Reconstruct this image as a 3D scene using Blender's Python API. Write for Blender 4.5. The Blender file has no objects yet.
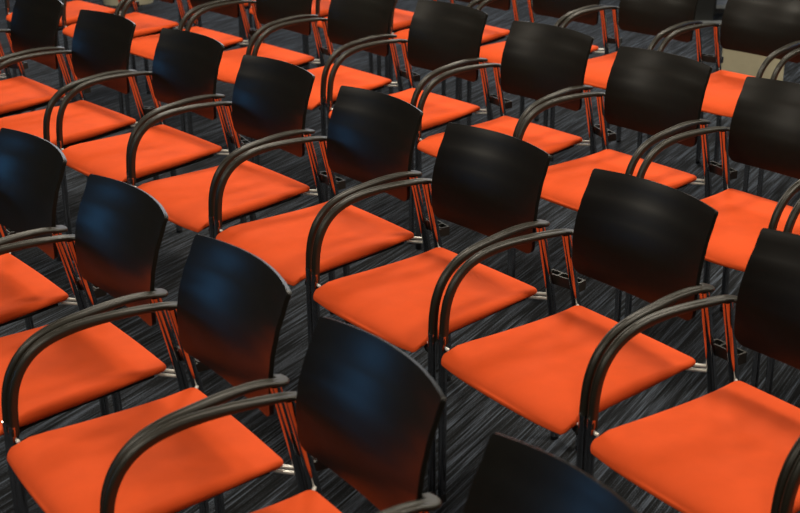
import bpy, bmesh, math, random
from mathutils import Vector, Matrix

scene = bpy.context.scene
COL = scene.collection
PI = math.pi
rnd = random.Random(7)

# ------------------------------------------------------------------ helpers
def mat(name):
    m = bpy.data.materials.new(name); m.use_nodes = True
    nt = m.node_tree
    b = nt.nodes['Principled BSDF']
    return m, nt, b

def simple(name, col, rough, metal=0.0, spec=0.5, noise=0.0, nscale=40, bump=0.0, bscale=600):
    m, nt, b = mat(name)
    b.inputs['Roughness'].default_value = rough
    b.inputs['Metallic'].default_value = metal
    b.inputs['Specular IOR Level'].default_value = spec
    b.inputs['Base Color'].default_value = (*col, 1)
    tc = nt.nodes.new('ShaderNodeTexCoord')
    if noise:
        n = nt.nodes.new('ShaderNodeTexNoise'); n.inputs['Scale'].default_value = nscale
        n.inputs['Detail'].default_value = 3
        nt.links.new(tc.outputs['Object'], n.inputs['Vector'])
        r = nt.nodes.new('ShaderNodeValToRGB')
        r.color_ramp.elements[0].position = .3; r.color_ramp.elements[1].position = .7
        r.color_ramp.elements[0].color = (*[c*(1-noise) for c in col], 1)
        r.color_ramp.elements[1].color = (*[min(1, c*(1+noise)) for c in col], 1)
        nt.links.new(n.outputs['Fac'], r.inputs['Fac'])
        nt.links.new(r.outputs['Color'], b.inputs['Base Color'])
    if bump:
        n2 = nt.nodes.new('ShaderNodeTexNoise'); n2.inputs['Scale'].default_value = bscale
        n2.inputs['Detail'].default_value = 2
        nt.links.new(tc.outputs['Object'], n2.inputs['Vector'])
        bp = nt.nodes.new('ShaderNodeBump'); bp.inputs['Strength'].default_value = bump
        bp.inputs['Distance'].default_value = .001
        nt.links.new(n2.outputs['Fac'], bp.inputs['Height'])
        nt.links.new(bp.outputs['Normal'], b.inputs['Normal'])
    return m

def obj(name, bm, m, parent=None, smooth=True, bevel=0.0, angle=40):
    bmesh.ops.recalc_face_normals(bm, faces=bm.faces)
    me = bpy.data.meshes.new(name); bm.to_mesh(me); bm.free()
    if smooth:
        for p in me.polygons: p.use_smooth = True
        me.set_sharp_from_angle(angle=math.radians(angle))
    me.materials.append(m)
    o = bpy.data.objects.new(name, me); COL.objects.link(o)
    if parent: o.parent = parent
    if bevel:
        b = o.modifiers.new('bevel', 'BEVEL'); b.width = bevel; b.segments = 3
        b.limit_method = 'ANGLE'; b.angle_limit = math.radians(40)
        b.harden_normals = False
    return o

def box(bm, x0, x1, y0, y1, z0, z1):
    v = [bm.verts.new((x, y, z)) for x in (x0, x1) for y in (y0, y1) for z in (z0, z1)]
    for f in ((0,1,3,2),(4,6,7,5),(0,4,5,1),(2,3,7,6),(0,2,6,4),(1,5,7,3)):
        bm.faces.new([v[i] for i in f])
    return v

def sweep(bm, path, prof, n0, cap=True):
    """Sweep a closed 2D profile (side, up) along path with parallel transport; prof may be a function of index."""
    P = [Vector(p) for p in path]; N = Vector(n0).normalized(); rings = []
    for i, p in enumerate(P):
        a = P[max(i-1, 0)]; b = P[min(i+1, len(P)-1)]
        T = (b-a).normalized()
        N = (N - T*N.dot(T)).normalized()
        S = T.cross(N)
        pr = prof(i) if callable(prof) else prof
        rings.append([bm.verts.new(p + S*s + N*u) for s, u in pr])
    n = len(rings[0])
    for a, b in zip(rings, rings[1:]):
        for j in range(n):
            bm.faces.new((a[j], a[(j+1) % n], b[(j+1) % n], b[j]))
    if cap:
        bm.faces.new(rings[0][::-1]); bm.faces.new(rings[-1])

def circ(r, n=16, rx=None):
    rx = rx or r
    return [(rx*math.cos(2*PI*k/n), r*math.sin(2*PI*k/n)) for k in range(n)]

def rrect(w, h, r, n=4, groove=0.0):
    pts = []
    for cx, cy, a0 in ((w/2-r, h/2-r, 0), (-w/2+r, h/2-r, 90), (-w/2+r, -h/2+r, 180), (w/2-r, -h/2+r, 270)):
        for k in range(n+1):
            a = math.radians(a0 + 90*k/n)
            pts.append((cx + r*math.cos(a), cy + r*math.sin(a)))
            if groove and a0 == 0 and k == n:
                pts += [(w*.17, h/2), (w*.09, h/2-groove), (-w*.09, h/2-groove), (-w*.17, h/2)]
    return pts

def catmull(pts, n=6):
    P = [Vector(p) for p in pts]; P = [2*P[0]-P[1]] + P + [2*P[-1]-P[-2]]
    out = []
    for i in range(1, len(P)-2):
        a, b, c, d = P[i-1:i+3]
        for k in range(n):
            t = k/n
            out.append(.5*((2*b) + (c-a)*t + (2*a-5*b+4*c-d)*t*t + (3*b-a-3*c+d)*t**3))
    out.append(P[-2])
    return out

def smooth01(t):
    t = max(0.0, min(1.0, t)); return t*t*(3-2*t)

# ------------------------------------------------------------------ materials
M_FABRIC = simple('orange_fabric', (.77, .088, .014), .85, spec=.25, noise=.05, nscale=14, bump=.25, bscale=900)
M_BACK = simple('black_back_shell', (.0085, .0078, .006), .33, spec=.25, noise=.10, nscale=60, bump=.05, bscale=500)
M_PLASTIC = simple('black_arm_plastic', (.017, .0152, .0095), .42, spec=.5, bump=.08, bscale=900)
M_CHROME = simple('dark_chrome_tube', (.42, .41, .41), .10, metal=1.0, noise=.04, nscale=30)
M_BRIGHT = simple('painted_sheen_chrome', (.92, .90, .84), .30, metal=.3)  # pale, barely metallic base paints the ceiling's reflection into the chrome
M_UNDER = simple('black_seat_pan', (.012, .012, .012), .5, noise=.1)
M_LINK = simple('black_link_plastic', (.016, .015, .012), .45, noise=.08)
M_RUBBER = simple('black_glide', (.012, .012, .013), .6)

def carpet():
    m, nt, b = mat('striped_carpet')
    N = nt.nodes; L = nt.links
    tc = N.new('ShaderNodeTexCoord')
    mp = N.new('ShaderNodeMapping'); mp.vector_type = 'TEXTURE'
    mp.inputs['Rotation'].default_value = (0, 0, math.radians(59))
    L.new(tc.outputs['Object'], mp.inputs['Vector'])
    def math_(op, a, b_):
        q = N.new('ShaderNodeMath'); q.operation = op
        for i, v in enumerate((a, b_)):
            if isinstance(v, (int, float)): q.inputs[i].default_value = v
            else: L.new(v, q.inputs[i])
        return q.outputs[0]
    def ramp(fac, stops):
        r = N.new('ShaderNodeValToRGB'); e = r.color_ramp.elements
        e[0].position, e[0].color = stops[0][0], (*stops[0][1], 1)
        e[1].position, e[1].color = stops[-1][0], (*stops[-1][1], 1)
        for p, c in stops[1:-1]:
            q = e.new(p); q.color = (*c, 1)
        L.new(fac, r.inputs['Fac']); return r.outputs['Color']
    sep = N.new('ShaderNodeSeparateXYZ'); L.new(mp.outputs['Vector'], sep.inputs[0])
    def lines(per_m, along, seed):
        """crisp tufted rows: every row has its own run of lighter and darker yarn"""
        v = math_('MULTIPLY', sep.outputs[1], per_m)
        row = math_('FLOOR', v, 0)
        cb = N.new('ShaderNodeCombineXYZ')
        L.new(math_('ADD', math_('MULTIPLY', sep.outputs[0], along), math_('MULTIPLY', row, 7.31)), cb.inputs[0])
        L.new(math_('MULTIPLY', row, 3.77), cb.inputs[1]); cb.inputs[2].default_value = seed
        n = N.new('ShaderNodeTexNoise'); n.inputs['Scale'].default_value = 1; n.inputs['Detail'].default_value = 1.5
        L.new(cb.outputs[0], n.inputs['Vector'])
        fr = math_('ABSOLUTE', math_('SUBTRACT', math_('FRACT', v, 0), .5), 0)
        return n.outputs['Fac'], fr
    n1, g1 = lines(165, 3.5, 0)
    n2, _ = lines(52, 2.5, 9)
    lp = N.new('ShaderNodeTexNoise'); lp.inputs['Scale'].default_value = 230; lp.inputs['Detail'].default_value = 1
    L.new(mp.outputs['Vector'], lp.inputs['Vector'])
    f = math_('ADD', math_('MULTIPLY', n1, .80), math_('MULTIPLY', n2, .20))
    f = math_('ADD', f, math_('MULTIPLY', math_('SUBTRACT', lp.outputs['Fac'], .5), .34))
    f = math_('SUBTRACT', f, math_('MULTIPLY', math_('POWER', math_('MULTIPLY', g1, 2), 3), .10))
    c = ramp(f, [(.36, (.004, .0046, .0052)), (.45, (.0115, .0132, .0155)), (.53, (.033, .039, .049)), (.65, (.082, .099, .128))])
    L.new(c, b.inputs['Base Color'])
    b.inputs['Roughness'].default_value = .9
    b.inputs['Specular IOR Level'].default_value = .15
    bp = N.new('ShaderNodeBump'); bp.inputs['Strength'].default_value = .5; bp.inputs['Distance'].default_value = .004
    L.new(f, bp.inputs['Height']); L.new(bp.outputs['Normal'], b.inputs['Normal'])
    return m
M_CARPET = carpet()
M_WALL = simple('warm_grey_wall', (.17, .145, .085), .8, noise=.04, nscale=3)
M_CEIL = simple('ceiling_tile', (.34, .31, .21), .85, noise=.03, nscale=5)
M_DARK = simple('black_frame', (.006, .0065, .006), .5, noise=.1)
M_BEIGE = simple('beige_laminate', (.52, .475, .33), .6, noise=.04, nscale=20)

# ------------------------------------------------------------------ chair
TOPZ, BOTZ = .829, .562
def back_corner_y(z):
    # side profile of the shell's side edge: leans back at the top, pushes forward at the lumbar
    pts = [(.555, .177), (.60, .174), (.655, .174), (.70, .180), (.75, .193), (.80, .213), (.84, .230)]
    for (z0, y0), (z1, y1) in zip(pts, pts[1:]):
        if z <= z1:
            t = max(0, (z-z0)/(z1-z0)); return y0 + (y1-y0)*(t*t*(3-2*t)*.35 + t*.65)
    return pts[-1][1]
def back_half(z):
    t = (z-BOTZ)/(TOPZ-BOTZ)
    w = .203 + .004*math.sin(PI*min(1, t*1.2)) - .003*t**1.5
    for edge, r in ((z-BOTZ, .026), (TOPZ-z, .006)):
        if edge < r:
            d = r-max(edge, 0); w -= r - math.sqrt(max(0, r*r-d*d))
    return w
def make_back_bm():
    bm = bmesh.new()
    H = TOPZ-BOTZ
    zs = [BOTZ+e for e in (0, .0012, .004, .009, .016, .026)] + [BOTZ+.026+(H-.036)*k/14 for k in range(1, 15)] + [TOPZ-.006, TOPZ-.0035, TOPZ-.0014, TOPZ-.0003, TOPZ]
    nu = 25; th = .0100
    def P(u, z):
        w = back_half(z); x = u*w
        t = (z-BOTZ)/H
        bow = .012 + .032*smooth01(t*1.1)
        y = back_corner_y(z) + bow*(1-(x/.212)**2)
        zz = z + .002*t*(1-(x/.212)**2)
        return Vector((x, y, zz))
    F, B = [], []
    for z in zs:
        fr, br = [], []
        for j in range(nu):
            u = -1 + 2*j/(nu-1); p = P(u, z)
            e = 1e-3
            du = P(min(u+e, 1), z)-P(max(u-e, -1), z)
            zc = min(max(z, BOTZ+.03), TOPZ-.012)
            dv = P(u*.9, zc+e)-P(u*.9, zc-e)
            n = du.cross(dv).normalized()          # points to -y (the sitter)
            fr.append(bm.verts.new(p)); br.append(bm.verts.new(p - n*th))
        F.append(fr); B.append(br)
    nz = len(zs)
    for i in range(nz-1):
        for j in range(nu-1):
            bm.faces.new((F[i][j], F[i][j+1], F[i+1][j+1], F[i+1][j]))
            bm.faces.new((B[i][j], B[i+1][j], B[i+1][j+1], B[i][j+1]))
        bm.faces.new((F[i][0], F[i+1][0], B[i+1][0], B[i][0]))
        bm.faces.new((F[i][-1], B[i][-1], B[i+1][-1], F[i+1][-1]))
    for j in range(nu-1):
        bm.faces.new((F[0][j], B[0][j], B[0][j+1], F[0][j+1]))
        bm.faces.new((F[-1][j], F[-1][j+1], B[-1][j+1], B[-1][j]))
    return bm

def seat_outline(n=14):
    """Rounded outline of the cushion, counter-clockwise from the rear right corner."""
    # right side has a slight waist; front corners rounder than rear ones
    def corner(cx, cy, r, a0, k=6):
        return [(cx+r*math.cos(math.radians(a0+90*i/k)), cy+r*math.sin(math.radians(a0+90*i/k))) for i in range(k+1)]
    def line(a, b, m, bulge=0.0, ax=0):
        out = []
        for i in range(1, m):
            t = i/m; p = [a[0]+(b[0]-a[0])*t, a[1]+(b[1]-a[1])*t]
            p[ax] += bulge*math.sin(PI*t); out.append(tuple(p))
        return out
    rr = corner(.206-.015, .207-.015, .015, 0)
    rl = corner(-.206+.015, .207-.015, .015, 90)
    fl = corner(-.226+.016, -.237+.016, .016, 180)
    fr = corner(.226-.016, -.237+.016, .016, 270)
    o = rr + line(rr[-1], rl[0], 12, .004, 1) + rl + line(rl[-1], fl[0], 12, .006, 0) + fl + line(fl[-1], fr[0], 12, -.006, 1) + fr + line(fr[-1], rr[0], 12, -.006, 0)
    return o
def seat_top(x, y):
    z = .461 - .004*smooth01((.02-y)/.18)
    q = min(1.0, max(0.0, (-.125-y)/.114))
    z -= .050*(1-math.sqrt(max(0.0, 1-q*q*.97)))             # waterfall front
    z -= .006*math.exp(-((y-.02)/.11)**2 - (x/.15)**2)      # slight dish
    z += .003*smooth01((y-.12)/.08)
    return z
def make_seat_bm():
    bm = bmesh.new(); O = seat_outline()
    def thick(y): return .019 + .016*smooth01((.20-y)/.22) - .023*smooth01((-.14-y)/.085)
    rings = []
    C = (0, -.02)
    def edge_r(y): return .022 - .010*smooth01((y-.14)/.06) - .018*smooth01((-.13-y)/.085)
    inner = []
    for x, y in O:
        L = math.hypot(x-C[0], y-C[1]); r = edge_r(y)
        inner.append((x-(x-C[0])/L*r, y-(y-C[1])/L*r))
    for q in (.12, .27, .41, .54, .65, .74, .81, .86, .90, .935, .965, .99):
        rings.append([bm.verts.new((C[0]+(x-C[0])*q, C[1]+(y-C[1])*q, seat_top(C[0]+(x-C[0])*q, C[1]+(y-C[1])*q))) for x, y in inner])
    for a in (10, 25, 42, 58, 74, 90, 110, 130, 150, 172):
        ar = math.radians(a)
        ring = []
        for x, y in O:
            L = math.hypot(x-C[0], y-C[1]); ux, uy = (x-C[0])/L, (y-C[1])/L
            R = edge_r(y)
            inset = R*(1-math.sin(ar))
            px, py = x-ux*inset, y-uy*inset
            t = thick(y)
            zt = seat_top(px, py)
            ring.append(bm.verts.new((px, py, zt - t/2*(1-math.cos(ar)) )))
        rings.append(ring)
    n = len(O)
    for a, b in zip(rings, rings[1:]):
        for j in range(n): bm.faces.new((a[j], a[(j+1) % n], b[(j+1) % n], b[j]))
    for ring, flip in ((rings[0], False), (rings[-1], True)):
        c = bm.verts.new(sum((v.co for v in ring), Vector())/n)
        for j in range(n):
            f = (c, ring[j], ring[(j+1) % n]); bm.faces.new(f[::-1] if flip else f)
    return bm
def make_pan_bm():
    bm = bmesh.new(); O = seat_outline()
    def ring(s, dz): return [bm.verts.new((x*s, -.02+(y+.02)*s, seat_top(x*s, -.02+(y+.02)*s)-.020-.008*smooth01((.2-y)/.3)+dz)) for x, y in O]
    rs = [ring(.86, 0), ring(.855, -.010), ring(.80, -.016), ring(.4, -.019)]
    n = len(O)
    for a, b in zip(rs, rs[1:]):
        for j in range(n): bm.faces.new((a[j], a[(j+1) % n], b[(j+1) % n], b[j]))
    bm.faces.new(rs[0][::-1]); bm.faces.new(rs[-1])
    return bm

def rear_y(z):
    pts = [(0, .259), (.10, .260), (.20, .256), (.30, .247), (.40, .232), (.46, .221), (.56, .199), (.66, .175)]
    for (z0, y0), (z1, y1) in zip(pts, pts[1:]):
        if z <= z1: return y0 + (y1-y0)*(z-z0)/(z1-z0)
    return pts[-1][1]
UX = .232        # rear uprights
FX = .250        # front legs
def make_front_leg_bm(s):
    bm = bmesh.new(); sweep(bm, [(s*FX, -.205, z) for z in (.010, .15, .30, .47)], circ(.0105), (0, -1, 0)); return bm
def make_rear_leg_bm(s):
    bm = bmesh.new()
    path = catmull([(s*UX, rear_y(z), z) for z in (.010, .10, .20, .30, .40, .46, .56, .655)], 3)
    sweep(bm, path, circ(.0118), (0, -1, 0)); return bm
def make_foot_bm(x, y):
    bm = bmesh.new()
    sweep(bm, [(x, y, 0), (x, y, .003), (x, y, .014), (x, y, .022)], lambda i: circ((.0112, .0116, .0116, .0112)[i]), (0, -1, 0)); return bm
def make_arm_bm(s):
    bm = bmesh.new()
    yz = [(-.203, .448), (-.202, .48), (-.199, .52), (-.191, .558), (-.174, .594), (-.148, .623), (-.113, .644), (-.066, .657), (-.01, .664), (.06, .668), (.12, .667), (.158, .664)]
    pts = [(s*(FX + (UX-FX)*smooth01((y+.06)/.21)), y, z) for y, z in yz] + [(s*(UX+.001), .183, .659), (s*(UX-.003), .1935, .657), (s*(UX-.014), .197, .656), (s*(UX-.030), .197, .655)]
    path = catmull(pts, 4); n = len(path)
    def prof(i):
        t = i/(n-1)
        h = .021 - .0105*smooth01((t-.45)/.3)
        w = .0205 + .0085*smooth01((t-.3)/.4)
        w -= .005*smooth01((t-.93)/.07)
        return rrect(w, h, min(.0068, h*.42), 4, .0022*(1-smooth01((t-.72)/.1)) + 1e-5)
    sweep(bm, path, prof, (0, -1, 0))
    return bm
def make_rail_bm(s):
    bm = bmesh.new()
    pts = [(s*FX, -.205, .418), (s*.226, -.198, .414), (s*.19, -.17, .402), (s*.172, -.12, .404), (s*.166, 0, .412), (s*.164, .10, .418), (s*.166, .15, .424), (s*.176, .182, .432)]
    sweep(bm, catmull(pts, 3), circ(.0065, 12), (0, 0, 1)); return bm
def make_bracket_bm(s):
    """bright twin-rod bracket joining the cushion's rear corner to the rear upright"""
    bm = bmesh.new()
    for dz in (0, .0125):
        sweep(bm, [(s*.186, .188, .436+dz*.9), (s*.204, .203, .436+dz), (s*UX, rear_y(.44)+.002, .436+dz)], circ(.0042, 10), (0, 0, 1))
    return bm
def make_link_bm():
    """Ladder-shaped linking clip: three open cells, reaching from the left rear upright to the neighbour's.
    Local frame: origin on the upright's axis, -x towards the neighbour, unit spacing .075 m."""
    bm = bmesh.new()
    x0, x1, y0, y1, z0, z1 = -.095, .003, .0162, .045, -.018, .009
    t = .0042
    box(bm, x0, x1, y0, y0+t, z0, z1); box(bm, x0, x1, y1-t, y1, z0, z1)
    for k in range(4):
        xx = x0 + (x1-x0-t)*k/3
        box(bm, xx, xx+t, y0+t, y1-t, z0, z1)
    box(bm, x0+t, x1-t, y0+t, y1-t, z0, z0+.003)
    box(bm, -.006, .006, .009, y0+.001, z0+.003, z1-.003)     # tab on its own leg
    return bm
CLIP_Z = .497
def make_bolt_bm(x, y, z, s):
    bm = bmesh.new(); sweep(bm, [(x, y, z), (x-s*.008, y, z), (x-s*.010, y, z)], lambda i: circ((.0045, .0045, .003)[i], 12), (0, 0, 1)); return bm

def make_chair():
    r = bpy.data.objects.new('conference_chair', None); COL.objects.link(r)
    r.empty_display_size = .1
    seat = obj('seat', make_seat_bm(), M_FABRIC, r, angle=80)
    obj('seat_pan', make_pan_bm(), M_UNDER, seat)
    obj('backrest', make_back_bm(), M_BACK, r, bevel=.0012)
    for s in (-1, 1):
        l = obj('leg', make_front_leg_bm(s), M_CHROME, r)
        obj('foot', make_foot_bm(s*FX, -.205), M_RUBBER, l)
        l = obj('leg', make_rear_leg_bm(s), M_CHROME, r)
        obj('foot', make_foot_bm(s*UX, rear_y(0)+.001), M_RUBBER, l)
        obj('armrest', make_arm_bm(s), M_PLASTIC, r, angle=50)
        rl = obj('seat_rail', make_rail_bm(s), M_UNDER, r)
        bk = obj('bracket', make_bracket_bm(s), M_BRIGHT, rl); bk['label'] = 'bright chrome bracket'
        obj('bolt', make_bolt_bm(s*(FX-.009), -.202, .437, s), M_BRIGHT, rl)
    k = obj('link_clip', make_link_bm(), M_LINK, r, smooth=False)
    k.location = (-UX, rear_y(CLIP_Z), CLIP_Z)
    return r

def copy_tree(o, parent=None):
    c = o.copy(); COL.objects.link(c)
    if parent: c.parent = parent
    for ch in list(o.children): copy_tree(ch, c)
    return c

# position and heading of every chair, (row, place along the row): x, y, heading; row 2 is nearest the camera
CHAIRS = {
    (-1, -6): (-1.289, 8.024, -0.819),
    (-1, -5): (-0.894, 7.657, -0.831),
    (-1, -4): (-0.500, 7.291, -0.843),
    (-1, -3): (-0.107, 6.923, -0.855),
    (-1, -2): (0.280, 6.553, -0.867),
    (-1, -1): (0.660, 6.179, -0.849),
    (-1, 0): (1.021, 5.797, -0.840),
    (-1, 1): (1.392, 5.397, -0.864),
    (-1, 2): (1.767, 4.987, -0.876),
    (0, -7): (-1.806, 7.169, -0.806),
    (0, -6): (-1.415, 6.803, -0.823),
    (0, -5): (-1.042, 6.422, -0.836),
    (0, -4): (-0.670, 6.015, -0.857),
    (0, -3): (-0.314, 5.581, -0.869),
    (0, -2): (0.039, 5.130, -0.864),
    (0, -1): (0.388, 4.688, -0.872),
    (0, 0): (0.710, 4.240, -0.906),
    (0, 1): (1.042, 3.793, -0.903),
    (0, 2): (1.378, 3.348, -0.915),
    (1, -7): (-2.050, 5.792, -0.860),
    (1, -6): (-1.673, 5.399, -0.872),
    (1, -5): (-1.304, 4.979, -0.835),
    (1, -4): (-0.924, 4.608, -0.858),
    (1, -3): (-0.579, 4.159, -0.882),
    (1, -2): (-0.241, 3.724, -0.919),
    (1, -1): (0.082, 3.291, -0.899),
    (1, 0): (0.416, 2.868, -0.948),
    (1, 1): (0.721, 2.434, -0.966),
    (1, 2): (1.011, 1.993, -0.984),
    (2, -2): (-1.170, 3.281, -0.903),
    (2, -1): (-0.839, 2.858, -0.929),
    (2, 0): (-0.525, 2.424, -0.968),
    (2, 1): (-0.236, 1.982, -.992),
    (2, 2): (0.053, 1.533, -1.008),
}
LABELS = {
    (2, -2): 'orange-seated chair cut off by the left edge, first of the nearest row',
    (2, -1): 'orange-seated black armchair, second from the left in the nearest row',
    (2, 0): 'orange-seated black armchair in the middle of the nearest row, whole backrest in view',
    (2, 1): 'black armchair fourth in the nearest row, its orange seat mostly below the frame',
    (2, 2): 'chair at the bottom edge showing only the top of its black backrest',
    (1, -7): 'chair at the left edge of the second row, only one upright showing',
    (1, -6): 'orange-seated chair with the leftmost backrest of the second row, left arm cut off',
    (1, -5): 'orange-seated black armchair with the second backrest from the left in the second row',
    (1, -4): 'orange-seated black armchair with the third backrest from the left in the second row',
    (1, -3): 'orange-seated black armchair with the fourth backrest from the left in the second row',
    (1, -2): 'orange-seated black armchair with the fifth backrest from the left in the second row',
    (1, -1): "orange-seated black armchair near the picture centre, third backrest from the second row's right end",
    (1, 0): "orange-seated black armchair right of centre, whole and second from the second row's right end",
    (1, 1): 'large orange-seated chair in the second row whose backrest is cut by the right edge',
    (1, 2): 'chair at the lower right corner, only its curved black armrest showing',
    (0, -7): 'chair farthest left in the third row, orange seat seen behind two black backrests',
    (0, -6): 'orange-seated chair second from the left in the third row, backrest above the frame',
    (0, -5): 'orange-seated chair third from the left in the third row, backrest mostly above frame',
    (0, -4): 'orange-seated armchair fourth from the left in the third row, backrest top cut off',
    (0, -3): 'orange-seated armchair with the fifth backrest from the right in the third row',
    (0, -2): 'orange-seated armchair with the fourth backrest from the right in the third row',
    (0, -1): 'orange-seated armchair with the third backrest from the right in the third row',
    (0, 0): 'orange-seated armchair with the second backrest from the right in the third row',
    (0, 1): 'orange-seated third-row armchair whose black backrest is cut by the right edge',
    (0, 2): 'chair at the right edge of the third row, only its curved armrest showing',
    (-1, -6): "far row chair of which only leg tips show behind the third row's left end",
    (-1, -5): "far row chair showing only bits of leg above the third row's left half",
    (-1, -4): 'far row chair showing a sliver of orange seat left of the top centre',
    (-1, -3): 'far row chair whose orange seat shows between two third-row backrests at the top',
    (-1, -2): 'far row orange chair with the fourth backrest from the right, cut by the top',
    (-1, -1): 'far row orange chair with the third backrest from the right, cut by the top',
    (-1, 0): 'far row orange chair with the second backrest from the right, cut by the top',
    (-1, 1): 'far row orange chair at the upper right standing in front of the beige box',
    (-1, 2): 'far row chair beyond the right edge, only its curved armrests showing',
}
ROWNAME = {2: 'chairs of the nearest row', 1: 'chairs of the second row', 0: 'chairs of the third row', -1: 'chairs of the farthest row'}
PLACED = {}
proto = None
for key, (x, y, a) in CHAIRS.items():
    if proto is None:
        proto = make_chair(); c = proto
    else:
        c = copy_tree(proto)
    PLACED[key] = c
    c.location = (x, y, 0); c.rotation_euler = (0, 0, a)
    c['label'] = LABELS[key]; c['category'] = 'chair'; c['group'] = ROWNAME[key[0]]

# turn each linking clip towards the neighbouring chair's upright
for (row, k), c in PLACED.items():
    clip = next(o for o in c.children if o.name.startswith('link_clip'))
    n = PLACED.get((row, k-1))
    if not n: continue
    Mc = Matrix.Translation(c.location) @ Matrix.Rotation(c.rotation_euler.z, 4, 'Z')
    Mn = Matrix.Translation(n.location) @ Matrix.Rotation(n.rotation_euler.z, 4, 'Z')
    v = Mc.inverted() @ (Mn @ Vector((UX, rear_y(CLIP_Z), CLIP_Z))) - Vector((-UX, rear_y(CLIP_Z), CLIP_Z))
    clip.rotation_euler.z = math.atan2(-v.y, -v.x)
    clip.scale.x = max(.75, min(1.3, v.length/.075))

# ------------------------------------------------------------------ things at the back of the room
def tagged(name, label, cat, loc, rz=0):
    o = bpy.data.objects.new(name, None); COL.objects.link(o); o.location = loc; o.rotation_euler = (0, 0, rz)
    o['label'] = label; o['category'] = cat; return o
t = tagged('storage_box', 'square beige box standing on the carpet behind the far right chair', 'box', (1.864, 6.85, 0), -.25)
bm = bmesh.new(); box(bm, -.157, .157, -.16, .16, .0, .40); obj('box_body', bm, M_BEIGE, t, smooth=False, bevel=.006)
bm = bmesh.new(); box(bm, -.163, .163, -.166, .166, .40, .43); obj('lid', bm, M_BEIGE, t, smooth=False, bevel=.006)

t = tagged('floor_tub', 'low beige round-cornered tub on the carpet at the upper left', 'tub', (-2.00, 9.86, 0), .15)
def tub(z0, z1, w0, w1, d0, d1, r):
    bm = bmesh.new(); rings = []
    for k in range(4):
        q = k/3; z = z0+(z1-z0)*q
        rings.append([bm.verts.new((px, py, z)) for px, py in rrect(w0+(w1-w0)*q, d0+(d1-d0)*q, r, 6)])
    n = len(rings[0])
    for A, B in zip(rings, rings[1:]):
        for j in range(n): bm.faces.new((A[j], A[(j+1) % n], B[(j+1) % n], B[j]))
    bm.faces.new(rings[0][::-1]); bm.faces.new(rings[-1]); return bm
obj('tub_body', tub(0, .22, .36, .42, .30, .36, .10), M_BEIGE, t)
obj('rim', tub(.22, .245, .45, .45, .39, .39, .11), M_BEIGE, t)

# ------------------------------------------------------------------ room shell
def struct(name, bm, m, bevel=0):
    o = obj(name, bm, m, None, smooth=False, bevel=bevel); o['kind'] = 'structure'; return o
X0, X1, Y0, Y1, ZC = -9.0, 7.0, -4.5, 11.6, 3.1
bm = bmesh.new(); box(bm, X0, X1, Y0, Y1, -.05, 0); struct('floor', bm, M_CARPET)
bm = bmesh.new(); box(bm, X0, X1, Y0, Y1, ZC, ZC+.05); struct('ceiling', bm, M_CEIL)
bm = bmesh.new(); box(bm, X0-.1, X0, Y0, Y1, 0, ZC); struct('wall_left', bm, M_WALL)
bm = bmesh.new(); box(bm, X1, X1+.1, Y0, Y1, 0, ZC); struct('wall_right', bm, M_WALL)
bm = bmesh.new(); box(bm, X0, X1, Y1, Y1+.1, 0, ZC); struct('wall_back', bm, M_WALL)
bm = bmesh.new(); box(bm, X0, X1, Y0-.1, Y0, 0, ZC); struct('wall_front', bm, M_WALL)
# glazed partition in the far right corner: black post, metal threshold, pane in a black frame
bm = bmesh.new(); box(bm, 2.0, 2.137, 8.935, 9.25, 0, ZC); struct('trim_1', bm, M_DARK)
M_SILL = simple('pale_metal_sill', (.42, .45, .46), .35, metal=.6)
M_PANE = simple('frosted_pane', (.24, .27, .33), .25, noise=.05, nscale=2)
bm = bmesh.new(); box(bm, 1.9, 4.6, 8.86, 8.93, 0, .010); struct('trim_2', bm, M_SILL)
d = tagged('door_1', 'pale glass door in a black frame', 'door', (2.137, 9.19, 0)); del d['label'], d['category']; d['kind'] = 'structure'
bm = bmesh.new(); box(bm, 0, .07, -.03, .03, 0, 2.2); box(bm, .9, .97, -.03, .03, 0, 2.2); box(bm, .07, .9, -.03, .03, .012, .045); box(bm, .07, .9, -.03, .03, 2.12, 2.2)
obj('door_frame', bm, M_DARK, d, smooth=False)
bm = bmesh.new(); box(bm, .07, .9, -.02, .02, .045, .068); obj('bottom_rail', bm, M_SILL, d, smooth=False)
bm = bmesh.new(); box(bm, .07, .9, -.008, .008, .068, 2.12); obj('pane', bm, M_PANE, d, smooth=False)
bm = bmesh.new(); box(bm, .97+2.137, X1, 9.19, 9.25, 0, ZC); struct('wall_partition', bm, M_WALL)

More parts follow.
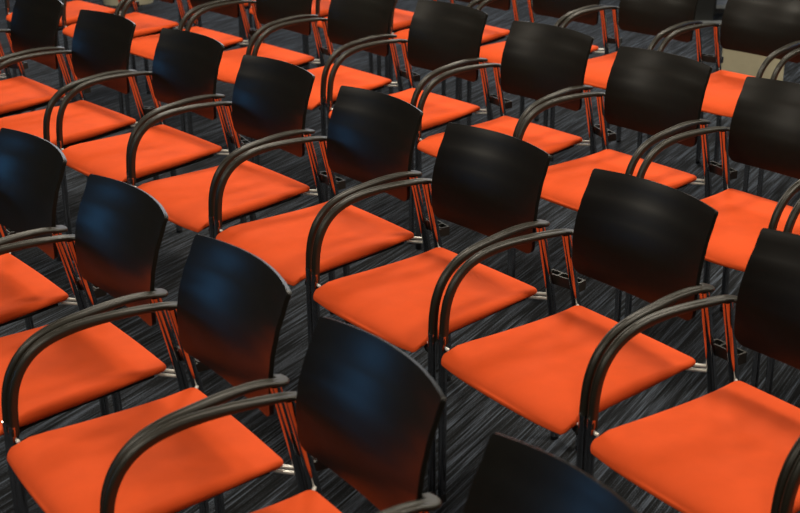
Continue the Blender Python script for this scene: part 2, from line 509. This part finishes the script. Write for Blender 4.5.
# ------------------------------------------------------------------ light
def area(name, loc, rot, sx, sy, power, col):
    L = bpy.data.lights.new(name, 'AREA'); L.shape = 'RECTANGLE'; L.size = sx; L.size_y = sy
    L.energy = power; L.color = col
    o = bpy.data.objects.new(name, L); COL.objects.link(o); o.location = loc; o.rotation_euler = rot
    return o
WARM = (1.0, .90, .74)
for x, y, p in ((1.7, 3.2, 60), (-.5, 5.2, 60), (-2.7, 7.2, 60), (3.5, 5.6, 60), (1.3, 7.6, 60), (-1.6, 1.4, 46), (-3.9, 3.4, 46), (.5, -.7, 46), (3.8, 1.2, 46)):
    area('ceiling_lamp', (x, y, ZC-.03), (0, 0, 0), .6, .6, p, WARM)
area('unseen_daylight', (-.5, Y1-.06, 1.7), (-PI/2, 0, 0), 6.0, 1.6, 95, (.88, .92, 1.0))  # unseen light added along the back wall to brighten the far carpet
# daylight: unseen window on the left wall; blue fill added right for far carpet
area('unseen_daylight', (X0+.06, 3.2, 1.5), (0, -PI/2, 0), .9, 1.4, 40, (.10, .46, 1.0))
area('unseen_daylight', (X1-.06, 7.4, 1.6), (0, PI/2, 0), 1.6, 2.6, 30, (.25, .5, 1.0))
w = bpy.data.worlds.new('world'); scene.world = w; w.use_nodes = True
w.node_tree.nodes['Background'].inputs[0].default_value = (.02, .025, .03, 1)

# ------------------------------------------------------------------ camera
cam = bpy.data.cameras.new('camera'); cam.sensor_width = 36; cam.sensor_fit = 'HORIZONTAL'
cam.lens = 1324.3/800*36; cam.clip_start = .05
cam.dof.use_dof = True; cam.dof.focus_distance = 3.9; cam.dof.aperture_fstop = 5.6
co = bpy.data.objects.new('camera', cam); COL.objects.link(co)
co.matrix_world = Matrix.Translation((0, 0, 1.85)) @ Matrix.Rotation(PI/2-.37748, 4, 'X') @ Matrix.Rotation(-.00879, 4, 'Z')
scene.camera = co
vs = scene.view_settings
vs.view_transform = 'Standard'; vs.look = 'None'; vs.gamma = 1; vs.use_curve_mapping = False
vs.exposure = -0.14
